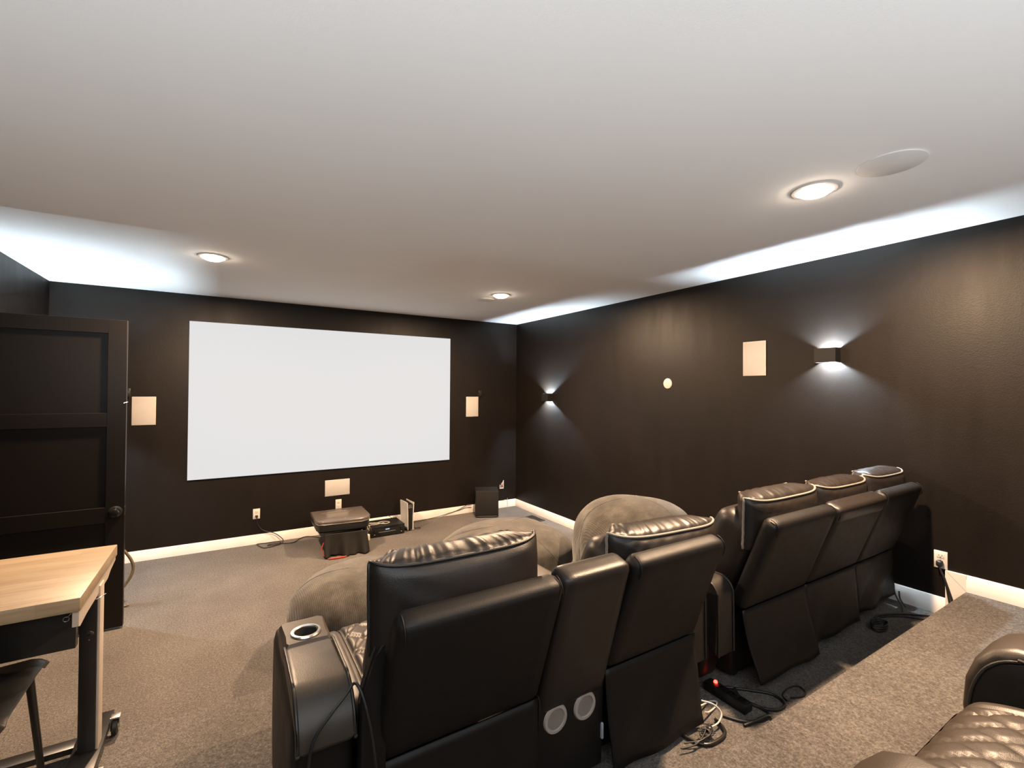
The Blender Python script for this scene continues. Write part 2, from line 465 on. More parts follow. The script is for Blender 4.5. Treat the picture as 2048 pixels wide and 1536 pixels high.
add_prism(bm, [(3.134, .252), (3.142, .25), (3.142, .360), (3.126, .338), (3.120, .318), (3.134, .322)], 'y', YF-.006, YF-.0008)
link('cracked_frame', bm, M['plate'], t)
for k, (dx, mm) in enumerate(((0, 'cable_w'), (.008, 'red'), (.016, 'cable_w'))):
    tube('wire', [(3.094+dx, YF-.002, .262), (3.098+dx, YF-.014, .282), (3.092+dx*1.6, YF-.02, .298), (3.108+dx*.6, YF-.013, .312), (3.102+dx, YF-.003, .322)], .0028, M[mm], t, 6)

# wall sconces
def sconce(label, side, y, z, xe, visible=True):
    sx = 1 if side == 'R' else -1
    X = XR if side == 'R' else XL
    W, H, D, th = .125, .092, .070, .004
    t = thing('wall_sconce', label, 'wall light', (X, y, z-H/2), group='black up and down wall sconces')
    def bx(bm, d0, d1, y0, y1, z0, z1, bev=.001):
        a, b_ = X-sx*d0, X-sx*d1
        add_box(bm, min(a, b_), max(a, b_), y0, y1, z0, z1, bev, 1)
    bm = bmesh.new()
    bx(bm, D-th, D, y-W/2, y+W/2, z-H/2, z+H/2); bx(bm, .001, .004, y-W/2, y+W/2, z-H/2, z+H/2)
    bx(bm, .0035, D-th+.0005, y-W/2, y-W/2+th, z-H/2, z+H/2, 0); bx(bm, .0035, D-th+.0005, y+W/2-th, y+W/2, z-H/2, z+H/2, 0)
    bx(bm, .0035, D-th+.0005, y-W/2+th*.9, y+W/2-th*.9, z-.004, z+.004, 0)
    link('housing', bm, M['black'], t, smooth=False)
    for s in (1, -1):
        bm = bmesh.new()
        bx(bm, xe-.0065, xe+.0065, y-.016, y+.016, min(z+s*.0045, z+s*.006), max(z+s*.0045, z+s*.006), 0)
        link('led', bm, M['led_cool'], t, smooth=False)
sconce('far black sconce lighting the side wall near the room corner', 'R', 4.552, 1.470, .050)
sconce('near black sconce lighting the side wall beside the white speaker', 'R', 1.480, 1.797, .040)
sconce('black sconce on the entry wall hidden behind the open door', 'L', 4.62, 1.53, .020)

# ceiling fixtures
LAMP_W, LAMP_C = 150, (1.0, .67, .415)
LAMPS = [(-.089, 3.689), (2.16, 3.716), (2.166, 1.022)]
LL = ['glowing recessed ceiling light in front of the screen above the open door side', 'glowing ceiling light near the far corner beside a small ceiling speaker',
      'nearest glowing ceiling light, beside the large round ceiling speaker']
for (x, y), lb in zip(LAMPS, LL):
    t = thing('ceiling_light', lb, 'ceiling light', (x, y, CZ-.03), group='recessed ceiling lights')
    lathe('trim_ring', [(.068, -.0045), (.072, -.008), (.086, -.006), (.090, -.0008), (.068, -.0008)], (x, y, CZ), M['plate'], t, n=40)
    lathe('lens', [(.0, -.0300), (.026, -.0285), (.048, -.0225), (.061, -.0130), (.0665, -.0030), (.0665, -.0008), (0, -.0008)], (x, y, CZ), M['lamp'], t, n=32)
    ld = bpy.data.lights.new('downlight', 'AREA'); ld.shape = 'DISK'; ld.size = .090; ld.energy = LAMP_W; ld.color = LAMP_C
    lo = bpy.data.objects.new('downlight', ld); COL.objects.link(lo); lo.location = (0, 0, -.0020); lo.parent = t
for (x, y, r), lb in zip([(2.157, .745, .108), (2.143, 3.985, .085)], ['large flush round white speaker grille in the ceiling by the nearest light', 'small round ceiling speaker beside the far corner light']):
    t = thing('ceiling_speaker', lb, 'ceiling speaker', (x, y, CZ-.006), group='round ceiling speakers')
    lathe('speaker_grille', [(0, -.0050), (r*.96, -.0050), (r*.97, -.004), (r*.97, -.0008), (0, -.0008)], (x, y, CZ), M['ceil_grille'], t, n=64)
    lathe('bezel', [(r*.975, -.0055), (r, -.0045), (r, -.0008), (r*.975, -.0008)], (x, y, CZ), M['ceil_grille'], t, n=64)

# added fill lamps, unseen behind the camera, to brighten the ceiling
UP_C = (.90, .955, 1.0)
for (x, y, zf, UP_W), lb in zip([(-1.05, -1.2, REAR, 180), (1.0, -1.9, REAR, 92)], ['added fill lamp on the riser by the entry wall, out of view', 'added fill lamp by the rear wall behind the recliner, out of view']):
    t = thing('added_fill_light', lb, 'added fill lamp', (x, y, zf), group='added fill lamps')
    lathe('base', [(.12, 0), (.12, .012), (.03, .03), (0, .03)], (x, y, zf+.0008), M['black'], t)
    lathe('lamp_shade', [(.05, .03), (.10, .08), (.13, .40), (.126, .40), (.095, .085), (0, .06)], (x, y, zf), M['black'], t)
    ld = bpy.data.lights.new('uplight', 'AREA'); ld.shape = 'DISK'; ld.size = .20; ld.energy = UP_W; ld.color = UP_C
    lo = bpy.data.objects.new('uplight', ld); COL.objects.link(lo); lo.location = (0, 0, .385); lo.rotation_euler = (PI, 0, 0); lo.parent = t

# ------------------------------------------------------------------ equipment along the front wall
# projector stand under a black cloth
t = thing('projector_stand', 'low box stand draped in a black cloth, holding the projector', 'stand', (.97, 4.72, 0))
box('stand_box', .815, 1.125, 4.575, 4.945, .006, .205, M['matte'], t, bev=.006)
def drape(u, v):
    # u along the front and round the right side, v down
    x = .783+.375*min(u/.8, 1)
    y = 4.548-.045*min(u/.8, 1)+(max(0, u-.8)/.2)*.20
    fold = .026*math.sin(u*17+1.0)*v**1.3+.015*math.sin(u*37)*v**2
    sag = .022*v*v*math.exp(-((u-.55)/.10)**2)
    x += .012*v*(u-.4)+(.02*v if u > .8 else 0)
    return Vector((x, y-fold-.02*v*v-sag, .214-.205*v+.010*math.sin(u*9)*v*(1-u)))
bm = bmesh.new(); grid_sheet(bm, drape, 50, 20)
o = link('cloth', bm, M['cloth'], t, angle=80)
sm = o.modifiers.new('thick', 'SOLIDIFY'); sm.thickness = .003; sm.offset = 1
box('ledge_board', .745, 1.175, 4.56, 4.975, .206, .222, M['black'], t, bev=.003)
bm = bmesh.new()
add_tube(bm, [(.800, 4.475, .008), (.85, 4.462, .010), (.90, 4.458, .010), (.945, 4.463, .008), (.97, 4.47, .007)], lambda s: .004+.007*math.sin(PI*s), 6)
add_tube(bm, [(.79, 4.60, .14), (.768, 4.585, .08), (.772, 4.56, .04), (.788, 4.52, .012)], .005, 6)
link('red_lining', bm, M['red'], t)['label'] = 'red lining showing under the black cloth'

t = thing('projector', 'wide black short throw projector with glossy smoked top on the draped stand', 'projector', (.97, 4.76, .222))
outl = [(.722, 4.985), (.715, 4.63), (.735, 4.575), (.775, 4.552), (1.120, 4.517), (1.185, 4.55), (1.218, 4.62), (1.226, 4.985)]
def scl(o_, s): 
    cx, cy = .97, 4.76
    return [(cx+(x-cx)*s, cy+(y-cy)*s) for x, y in o_]
prism('body', scl(outl, .965), 'z', .226, .300, M['black'], t, .010, 3)
prism('seam_band', scl(outl, .985), 'z', .292, .302, M['steel'], t, .002, 1)['label'] = 'thin grey band round the projector'
prism('top_plate', outl, 'z', .303, .330, M['smoke'], t, .009, 3)
for x in (.78, 1.15):
    for y in (4.62, 4.92): box('foot', x-.015, x+.015, y-.015, y+.015, .2225, .2275, M['rubber'], t, bev=.001)
box('badge', .965, .981, 4.577, 4.584, .3300, .3306, M['chrome'], t, bev=0)
box('glass_window', .80, 1.10, 4.84, 4.93, .3298, .3308, M['smoke'], t, bev=.0004)

# AV receiver
AX0, AX1, AY0, AY1 = 1.302, 1.655, 4.885, 5.17
t = thing('av_receiver', 'black audio receiver with lit display on the carpet beside the game console', 'receiver', ((AX0+AX1)/2, AY0, 0))
box('case', AX0, AX1, AY0+.012, AY1, .010, .107, M['black'], t, bev=.003)
fp = box('front_panel', AX0-.001, AX1+.001, AY0, AY0+.013, .008, .108, M['gloss'], t, bev=.002)
box('display', 1.448, 1.492, AY0-.0006, AY0+.002, .070, .080, M['led_blue'], fp, bev=0)
box('trim_strip', 1.375, 1.56, AY0-.002, AY0+.002, .048, .053, M['steel'], fp, bev=.0005)
for x in (1.335, 1.622):
    lathe('volume_knob', [(.014, 0), (.014, -.010), (.012, -.013), (0, -.013)], (x, AY0, .072), M['black'], fp, 'y', 24)
for x in (1.335, 1.62): box('button', x-.004, x+.004, AY0-.0012, AY0+.001, .028, .033, M['plate'], fp, bev=.0005)
for x in (1.33, 1.625):
    for y in (4.92, 5.14): lathe('foot', [(.016, 0), (.018, .011), (0, .011)], (x, y, .0005), M['rubber'], t, 'z', 16)
tube('antenna_lead', [(1.60, AY1-.01, .107), (1.585, AY1-.005, .120), (1.555, AY1+.004, .138)], .003, M['rubber'], t, 6)

t = thing('white_cable', 'loose coil of white cable lying on top of the receiver', 'cable', (1.36, 5.0, .109))
bm = bmesh.new()
add_tube(bm, [(1.232, 4.985, .150), (1.262, 4.965, .145), (1.30, 4.96, .135), (1.35, 4.975, .125), (1.41, 5.035, .113), (1.46, 5.06, .112), (1.515, 5.03, .112), (1.52, 4.985, .112), (1.47, 4.965, .112), (1.42, 4.985, .1165), (1.375, 5.02, .118), (1.33, 5.01, .126), (1.27, 4.99, .14)], .0032, 6)
add_tube(bm, [(1.28, 4.895, .13), (1.30, 4.93, .128), (1.35, 4.96, .117), (1.40, 4.985, .1125), (1.45, 5.0, .112), (1.47, 5.0, .112)], .0030, 6)
link('cable_loop', bm, M['cable_w'], t, angle=80)
bm = bmesh.new()
add_tube(bm, [(1.225, 4.87, .186), (1.250, 4.835, .17), (1.262, 4.815, .15), (1.264, 4.82, .13), (1.25, 4.84, .11), (1.238, 4.83, .095), (1.25, 4.825, .09)], .004, 6)
add_tube(bm, [(1.215, 4.88, .184), (1.236, 4.835, .16), (1.24, 4.815, .135), (1.255, 4.82, .115), (1.262, 4.835, .10)], .004, 6)
add_tube(bm, [(1.28, 4.895, .13), (1.262, 4.86, .15), (1.245, 4.86, .165), (1.238, 4.84, .15)], .003, 6)
link('cable_bundle', bm, M['cable_w'], t, angle=80)

t = thing('small_bottle', 'small cream and green bottle on the carpet between stand and receiver', 'bottle', (1.242, 4.83, 0))
box('bottle', 1.212, 1.270, 4.815, 4.850, .0008, .068, plain('cream_plastic', (.62, .60, .44), .4), t, bev=.009, seg=3)
box('label', 1.216, 1.246, 4.8138, 4.8162, .030, .060, M['green'], t, bev=.0005)
lathe('cap', [(.012, 0), (.012, .008), (.009, .012), (0, .012)], (1.238, 4.832, .067), M['whitep'], t, 'z', 16)

# upright game console
t = thing('game_console', 'upright white and black game console standing beside the receiver', 'game console', (1.735, 5.04, 0))
def flare(y, z):
    return .010+.010*((z-.02)/.29)**2+.006*abs((y-5.05)/.13)
for s, nm in ((-1, 'side_shell'), (1, 'side_shell')):
    def shell(a, b_, c, s=s):
        z = .016+.1455*(c+1)+(.010*(c+1)/2)*(-b_)*.6
        y = 5.045+.125*b_
        x = 1.735+s*(.0175+flare(y, z)*.72+.0024*a)
        return Vector((x, y, z))
    bm = bmesh.new(); add_cubegrid(bm, shell, 1, 10, 14)
    link(nm, bm, M['whitep'], t, angle=50)
def core(a, b_, c):
    z = .018+.140*(c+1); y = 5.05+.118*b_
    return Vector((1.735+a*(.018+.003*((c+1)/2)**2), y, z))
bm = bmesh.new(); add_cubegrid(bm, core, 2, 8, 12)
link('core', bm, M['gloss'], t, angle=50)
for k in range(3): box('vent_fin', 1.716, 1.754, 4.9295, 4.933, .252+k*.014, .258+k*.014, M['steel'], t, bev=.0005)
lathe('stand_base', [(.048, 0), (.048, .012), (.040, .0165), (0, .0165)], (1.735, 5.05, .0005), M['black'], t, 'z', 32)

# subwoofer, turned toward the seats
t = thing('subwoofer', 'black cube subwoofer on the carpet in the far corner', 'subwoofer', (2.765, 5.075, 0), -.44)
box('cabinet', -.140, .140, -.105, .140, .012, .322, M['matte'], t, bev=.005, local=True)
box('front_grille', -.138, .138, -.122, -.104, .030, .320, M['cloth'], t, bev=.005, local=True)
box('bottom_strip', -.138, .138, -.122, -.105, .014, .026, M['gloss'], t, bev=.002, local=True)
box('silver_line', -.128, .128, -.1235, -.120, .018, .0215, M['steel'], t, bev=.0004, local=True)
for x in (-.11, .11):
    for y in (-.08, .11):
        lathe('foot', [(.016, 0), (.014, .013), (0, .013)], (x, y, .0005), M['rubber'], t, 'z', 16, local=True)

# floor register
t = thing('floor_register', 'dark slotted metal floor vent set in the carpet by the side wall', 'floor vent', (3.205, 4.645, .001))
bm = bmesh.new()
vx0, vx1, vy0, vy1 = 3.152, 3.255, 4.512, 4.778
for a in ((vx0, vx1, vy0, vy0+.014), (vx0, vx1, vy1-.014, vy1), (vx0, vx0+.014, vy0, vy1), (vx1-.014, vx1, vy0, vy1)): add_box(bm, *a, .0008, .006, .001, 1)
link('frame', bm, M['metal_b'], t)
bm = bmesh.new()
for k in range(16): add_box(bm, vx0+.012, vx1-.012, vy0+.018+k*.0147, vy0+.023+k*.0147, .0008, .004)
add_box(bm, vx0+.01, vx1-.01, vy0+.01, vy1-.01, .0006, .0014)
link('louver_slats', bm, M['metal_b'], t)

# cords on the lower floor
t = thing('power_cable', 'long black cord looping on the carpet from the front outlet to the stand', 'cord', (.45, 5.2, 0))
tube('cord', [(.269, YF-.030, .277), (.273, YF-.030, .25), (.283, YF-.020, .19), (.33, YF-.022, .13), (.43, YF-.035, .09), (.50, 5.24, .03), (.495, 5.19, .006), (.45, 5.136, .006), (.335, 5.104, .006), (.29, 5.20, .006), (.275, 5.265, .006), (.349, 5.255, .007), (.435, 5.232, .013), (.483, 5.18, .016), (.42, 5.12, .014), (.36, 5.15, .014), (.40, 5.20, .006), (.50, 5.16, .006), (.598, 5.145, .006), (.66, 5.24, .006), (.74, 5.275, .006), (.83, 5.19, .006), (.86, 5.05, .05), (.86, 4.99, .20)], .0045, M['rubber'], t, 8)
box('plug', .257, .281, YF-.034, YF-.009, .268, .290, M['rubber'], t, bev=.005, seg=3)
t = thing('speaker_wire', 'thin dark wire running along the baseboard from console to subwoofer', 'wire', (2.2, 5.26, 0))
tube('wire', [(1.80, 5.16, .004), (1.851, 5.215, .004), (1.95, 5.235, .004), (2.055, 5.262, .004), (2.20, 5.272, .012), (2.36, 5.282, .034), (2.44, 5.283, .046), (2.50, 5.283, .066), (2.56, 5.283, .09), (2.63, 5.285, .108), (2.66, 5.285, .10)], .003, M['rubber'], t, 6)
tube('branch', [(2.42, 5.282, .045), (2.50, 5.284, .052), (2.55, 5.284, .066), (2.60, 5.284, .070), (2.66, 5.283, .066)], .0025, M['rubber'], t, 6)
t = thing('short_cable', 'short looped dark cable end on the carpet beside the game console', 'cable', (1.84, 5.0, 0))
tube('loop', [(1.80, 4.975, .020), (1.815, 4.985, .006), (1.85, 5.005, .0045), (1.872, 4.985, .0045), (1.855, 4.955, .0045), (1.82, 4.955, .0045), (1.805, 4.96, .0045)], .003, M['rubber'], t, 6)
t = thing('coax_cable', 'thin white cable standing against the baseboard beside the subwoofer', 'cable', (3.19, 5.28, 0))
tube('cable', [(3.192, YF-.019, .118), (3.193, YF-.019, .06), (3.192, YF-.020, .010), (3.185, YF-.022, .004)], .0032, M['cable_w'], t, 6)
tube('tail', [(3.192, YF-.019, .095), (3.16, YF-.019, .100), (3.13, YF-.019, .096)], .0025, M['cable_w'], t, 6)

t = thing('rubber_hose', 'olive hose loop poking out past the lower edge of the open door', 'hose', (-.63, 4.3, 0))
tube('hose_loop', [(-.74, 4.32, .44), (-.66, 4.31, .425), (-.617, 4.30, .391), (-.574, 4.30, .315), (-.560, 4.30, .255), (-.572, 4.29, .200), (-.600, 4.28, .150), (-.628, 4.26, .11), (-.64, 4.24, .06), (-.655, 4.2, .018), (-.69, 4.15, .011)], .0095, M['hose'], t, 10)
tube('hose_loop', [(-.70, 4.33, .27), (-.655, 4.33, .25), (-.628, 4.32, .20), (-.618, 4.30, .15), (-.628, 4.28, .09), (-.66, 4.25, .03), (-.71, 4.2, .012)], .0085, M['hose'], t, 10)
tube('hose_tail', [(-.64, 4.215, .010), (-.61, 4.235, .010), (-.575, 4.25, .010)], .006, M['hose'], t, 8)

# ------------------------------------------------------------------ bean bags
def beanbag(label, c, rx, ry, h, seed, z0=0.0, lean=(0, 0)):
    t = thing('bean_bag', label, 'bean bag', (c[0], c[1], z0), group='grey plush bean bags')
    rr = random.Random(seed)
    ph = [rr.uniform(0, 6.28) for _ in range(8)]
    def F(u, v):
        th = 2*PI*u; f = -PI/2+PI*v
        cz = math.sin(f); cr = math.cos(f)
        cr = abs(cr)**.80
        z = h*(.5+.5*(abs(cz)**.90)*(1 if cz > 0 else -1))
        lump = 1+.030*math.sin(3*th+ph[0]+2*cz)+.022*math.sin(5*th+ph[1])*cr+.018*math.sin(2*th+ph[2]-3*cz)
        sl = .012*math.sin(9*th+ph[3]+5*cz)*cr+.006*math.sin(17*th+ph[4]-7*cz)*cr
        x, y = rx*cr*(lump+sl)*math.cos(th), ry*cr*(lump+sl)*math.sin(th)
        zz = z*(1+.03*math.sin(2*th+ph[5])*cr)
        if zz < .03: zz = max(zz, .002)
        return Vector((c[0]+x+lean[0]*z, c[1]+y+lean[1]*z, z0+zz))
    bm = bmesh.new(); grid_sheet(bm, F, 72, 36)
    bmesh.ops.remove_doubles(bm, verts=bm.verts, dist=.0008)
    link('cover', bm, M['bean'], t, angle=180)
    for k, th in enumerate((.12, .47, .80)):
        bm = bmesh.new()
        add_tube(bm, [F(th+.02*math.sin(6*v), v) for v in [.30+.66*i/14 for i in range(15)]], .0022, 5)
        link('seam', bm, M['bean'], t, angle=180)
beanbag('grey plush bean bag nearest the entry side, past the cup holder arm', (.735, 2.96), .425, .43, .452, 3)
beanbag('middle grey plush bean bag, low and wide, in front of the floor vent', (1.99, 3.32), .585, .50, .435, 5)
beanbag('tallest grey plush bean bag against the side wall, behind the console', (2.575, 2.46), .485, .43, .770, 11)

# ------------------------------------------------------------------ theatre seating
def slab(bm, x0, x1, P0, P1, t, r, x0t=None, x1t=None, n=(10, 6, 10), bulge=0.0):
    """leaning rounded slab: rear face runs from P0=(y,z) up to P1; thickness t toward +y"""
    x0t = x0 if x0t is None else x0t; x1t = x1 if x1t is None else x1t
    L = math.hypot(P1[0]-P0[0], P1[1]-P0[1]); dy, dz = (P1[0]-P0[0])/L, (P1[1]-P0[1])/L
    ny, nz = dz, -dy            # normal toward +y
    hw = (x1-x0)/2
    def F(a, b_, c):
        a2 = math.copysign(abs(a)**.75, a); c2 = math.copysign(abs(c)**.75, c); b2 = b_
        p = rounded((a2, b2, c2), (hw, t/2, L/2), min(r, t/2-.0005))
        s = p.z+L/2; q = p.y+t/2
        if b_ > -.99: q += bulge*(1-a*a)*(1-c*c)*(b_+1)/2
        f = s/L
        xa = x0+(x0t-x0)*f; xb = x1+(x1t-x1)*f
        x = (xa+xb)/2+p.x/hw*(xb-xa)/2
        return Vector((x, P0[0]+dy*s+ny*q, P0[1]+dz*s+nz*q))
    add_cubegrid(bm, F, *n)
    return F
def pillow(t, x0, x1, yc, zc, hd, hh, tilt, pipe, seed, name='headrest', sag=.006, ear=.016, wr=.0055, taper=.32, crown=.016, roll=0.0):
    hw = (x1-x0)/2; xc = (x0+x1)/2
    r = .026; w1 = wob(seed); w2 = wob(seed+50); w3 = wob(seed+90)
    ct, st_ = math.cos(tilt), math.sin(tilt)
    def F(a, b_, c, off=0.0):
        a2 = math.copysign(abs(a)**.8, a)
        p = rounded((a2, b_, c), (hw, hd, hh), r)
        fr = (b_+1)/2                       # 0 rear, 1 front
        low = max(0, -c)
        # plan: rear face rounded back at the ends, front face narrower
        p.x *= 1-taper*fr**1.3
        p.y += .050*abs(a)**4*(1-fr)-.020*abs(a)**4*fr
        p.y += -.018*(1-a*a)*(1-c*c)*(1-fr)+.015*(1-a*a)*(1-c*c)*fr
        if c > 0:
            p.z += c*crown*(1-b_*b_)*(1-abs(a)**4)
            p.z += c*(ear*abs(a)**6-sag*(1-a*a))*abs(b_)
            edge = (.35+.65*min(1, abs(b_)/.6))*max(0, 1-(abs(b_)/.90)**10)
            p.z += wr*c*w1(a*2.4)*edge
        p.y += .0030*w2(a*1.1+c)*(1-abs(c)**8)*abs(b_)
        if off: p.z += off*.6*(1 if c > .5 else 0); p.y += (1 if b_ > 0 else -1)*off*.4
        y = p.y*ct-p.z*st_; z = p.y*st_+p.z*ct
        return Vector((xc+p.x, yc+y, zc+z+roll*a))
    bm = bmesh.new(); add_cubegrid(bm, F, 96, 20, 14)
    h = link(name, bm, M['leather'], t, angle=180)
    for b_ in (-.93, .93):
        pts = []
        n = 14
        for i in range(n+1): pts.append(F(-1, b_, -1+2*i/n))
        for i in range(1, 31): pts.append(F(-1+2*i/30, b_, 1, .003))
        for i in range(1, n+1): pts.append(F(1, b_, 1-2*i/n))
        bm = bmesh.new(); add_tube(bm, pts, .0044, 8, sm=2)
        link('piping', bm, pipe, h, angle=80)
    return h
def quilt(t, x0, x1, y0, y1, z0, z1, cell=.085, bol=.07, name='seat_cushion', droop=.05, mat=None, gw=.085):
    """seat cushion with a diamond stitched centre and plain bolsters"""
    hw, hd, hh = (x1-x0)/2, (y1-y0)/2, (z1-z0)/2
    xc, yc, zc = (x0+x1)/2, (y0+y1)/2, (z0+z1)/2
    def F(a, b_, c):
        p = rounded((a, b_, c), (hw, hd, hh), min(.05, hh*.8))
        if c > .6:
            p.z += .02*(1-a*a)*(1-b_*b_)
            ax = abs(p.x)
            inner = max(0, min(1, (hw-bol-ax)/.006))
            # groove between bolster and centre
            p.z -= .012*math.exp(-((ax-(hw-bol))/.008)**2)*(1-max(0, b_)**10*.5)
            u = (p.x+p.y*.75)/cell; v = (p.x-p.y*.75)/cell
            g = min(abs(u-round(u)), abs(v-round(v)))
            p.z -= inner*.009*math.exp(-(g/gw)**2)
            p.z += inner*.004
        if b_ > 0: p.z -= droop*max(0, b_-.55)**2*4*(1 if c > 0 else 0)
        return Vector((xc+p.x, yc+p.y, zc+p.z))
    bm = bmesh.new(); add_cubegrid(bm, F, 72, 72, 8)
    s = link(name, bm, mat or M['leather_lit'], t, angle=180)
    for sx in (-1, 1):
        pts = [F(sx*(hw-bol)/hw, -.9+1.88*i/24, 1)+Vector((0, 0, .004)) for i in range(25)]
        bm = bmesh.new(); add_tube(bm, pts, .0035, 6, sm=2)
        link('piping', bm, M['pipe_dark'], s, angle=80)
    return s
def arm_profile(yf, yr, ztop, zlow=.62, rear_r=.10):
    """outline (y,z) of the padded arm top, front yf to rear yr"""
    pts = [(yf, zlow+.05), (yf, ztop-.03), (yf-.012, ztop-.008), (yf-.035, ztop)]
    pts += [(yr+rear_r, ztop)]
    for k in range(1, 11):
        a = PI/2*k/10
        pts.append((yr+rear_r-rear_r*math.sin(a), ztop-rear_r*(1-math.cos(a))))
    pts += [(yr-.004, zlow), (yr+.03, zlow-.008), (yr+.045, zlow+.02), (yr+.05, zlow+.05)]
    return pts
def arm(t, x0, x1, yf, yr, ztop, floor_z, cup=True, pipe=None, yfold=None, name='armrest', front=None, rear_r=.10, zlow=.66, mat=None):
    pipe = pipe or M['pipe_dark']
    front = front or yf+.10
    a = prism(name, [(y, z) for y, z in arm_profile(yfold or yf, yr, ztop, zlow, rear_r)], 'x', x0, x1, mat or M['leather_lit'], t, .014, 4)
    # piping along both long edges of the pad
    for x in (x0+.002, x1-.002):
        pr = arm_profile(yfold or yf, yr, ztop, zlow, rear_r)[2:16]
        bm = bmesh.new(); add_tube(bm, [(x, y-.001 if i > 5 else y, z+.0005) for i, (y, z) in enumerate(pr)], .0042, 6, sm=2)
        link('piping', bm, pipe, a, angle=80)
    # side body, slightly bulged, standing on short feet
    def F(aa, b_, c):
        p = rounded((aa, b_, c), ((x1-x0)/2+.004, (front-yr-.03)/2, (ztop-.057-floor_z-.03)/2), .02)
        p.x += .010*aa*(1-c*c)*(1-b_*b_)
        # rear edge leans forward low down
        yy = p.y
        if b_ < 0: yy += .05*max(0, -c)*(-b_)
        return Vector(((x0+x1)/2+p.x, (front+yr+.03)/2+yy, (ztop-.057+floor_z+.03)/2+p.z))
    bm = bmesh.new(); add_cubegrid(bm, F, 8, 16, 16)
    link('arm_body', bm, M['leather_shaded'], a, angle=60)
    if cup:
        yc = cup; xc = (x0+x1)/2+.001
        zt = ztop-.004; R = .0315; N = 40
        ya, yb_ = yfold-.008, yf
        bm = bmesh.new(); rings = [[], [], [], [], []]
        for k in range(N):
            an = 2*PI*k/N; cx_, cy_ = math.cos(an), math.sin(an)
            hx = (x1-x0)/2-.001
            q = min(hx/abs(cx_) if abs(cx_) > 1e-6 else 9, (yb_-yc if cy_ > 0 else yc-ya)/abs(cy_) if abs(cy_) > 1e-6 else 9)
            rings[0].append(bm.verts.new((xc+cx_*(R-.003), yc+cy_*(R-.003), zt-.070)))
            rings[1].append(bm.verts.new((xc+cx_*R, yc+cy_*R, zt)))
            rings[2].append(bm.verts.new((xc+cx_*(q-.010), yc+cy_*(q-.010), zt)))
            rings[3].append(bm.verts.new((xc+cx_*q, yc+cy_*q, zt-.010)))
            rings[4].append(bm.verts.new((xc+cx_*q, yc+cy_*q, zt-.075)))
        for A, B in ((1, 2), (2, 3), (3, 4)):
            for k in range(N): bm.faces.new((rings[A][k], rings[A][(k+1) % N], rings[B][(k+1) % N], rings[B][k]))
        for v in rings[0]: bm.verts.remove(v)
        link('cup_plate', bm, M['leather_lit'], a)
        cu = lathe('cup_holder', [(.0300, -.003), (.0302, .0022), (.0330, .0048), (.0385, .0042), (.0405, .0008), (.0400, -.001)], (xc, yc, zt+.0008), M['cupsteel'], a, 'z', 48, caps=False)
        cu['label'] = 'shiny steel cup holder ring'
        lathe('cup_well', [(.0300, 0), (.0290, -.066), (0, -.068)], (xc, yc, zt-.001), M['slot'], a, 'z', 40, caps=False)
    return a
def skirt(t, x0, x1, y, z, bx0, bx1, by, bz, seed, dz=0.0):
    w = wob(seed)
    def F(u, v):
        x = (x0+(x1-x0)*u)*(1-v)+(bx0+(bx1-bx0)*u)*v
        yy = y+(by-y)*v**1.4-.010*w(u*.45+.3*v)*v
        zz = z+(bz-z)*v+dz*u*v+.006*w(u*.5+2)*v
        return Vector((x, yy, zz))
    bm = bmesh.new(); grid_sheet(bm, F, 24, 12)
    o = link('rear_skirt', bm, M['leather_shaded'], t, angle=80)
    s = o.modifiers.new('thick', 'SOLIDIFY'); s.thickness = .005; s.offset = -1
    return o
def seat_back(t, x0, x1, ytop, ztop, yb, zb, pipe, seed, pil, th=.07, roll=False, cush_dx=0, roll_z=0.0):
    """outer back shell, inner cushion and headrest of one seat"""
    bm = bmesh.new(); slab(bm, x0-.012, x1+.002, (yb, zb), (ytop, ztop), th, .027, x0, x1, (14, 8, 14))
    sh = link('back_shell', bm, M['leather_shaded'], t, angle=60)
    # stitched seam a little inside each end of the top roll
    L = math.hypot(ytop-yb, ztop-zb); dy, dz = (ytop-yb)/L, (ztop-zb)/L
    def onrear(x, s, q): return Vector((x, yb+dy*s+dz*q, zb+dz*s-dy*q))
    for x in (x0+.012, x1-.012):
        pts = [onrear(x, L-.05, -.0006), onrear(x, L-.026, -.0006), onrear(x, L-.008, .010), onrear(x, L+.0008, .028), onrear(x, L+.0008, th-.03)]
        bm = bmesh.new(); add_tube(bm, pts, .0022, 5)
        link('stitching', bm, M['leather_shaded'], sh, angle=80)
    if roll:
        bm = bmesh.new(); slab(bm, x0+.001, x1-.001, (ytop-dy*.075-.006, ztop-dz*.075), (ytop-.006+dy*.004, ztop+.005), th+.012, .022, n=(12, 8, 6))
        link('top_roll', bm, M['leather'], sh, angle=60)
    bm = bmesh.new(); slab(bm, x0+.002+cush_dx, x1-.012, (yb+dz*th+.004+.02, zb+.02), (ytop+dz*th+.004+.012, ztop-.045), .19, .055, n=(16, 10, 14), bulge=.03)
    link('back_cushion', bm, M['leather'], t, angle=60)
    pillow(t, *pil, pipe, seed, roll=roll_z, wr=.0055 if seed == 3 else .0030, crown=.016 if seed == 3 else .024)
def base_frame(t, x0, x1, y0, y1, z0, z1):
    box('base', x0, x1, y0, y1, z0, z1, M['leather_shaded'], t, bev=.012, seg=3)

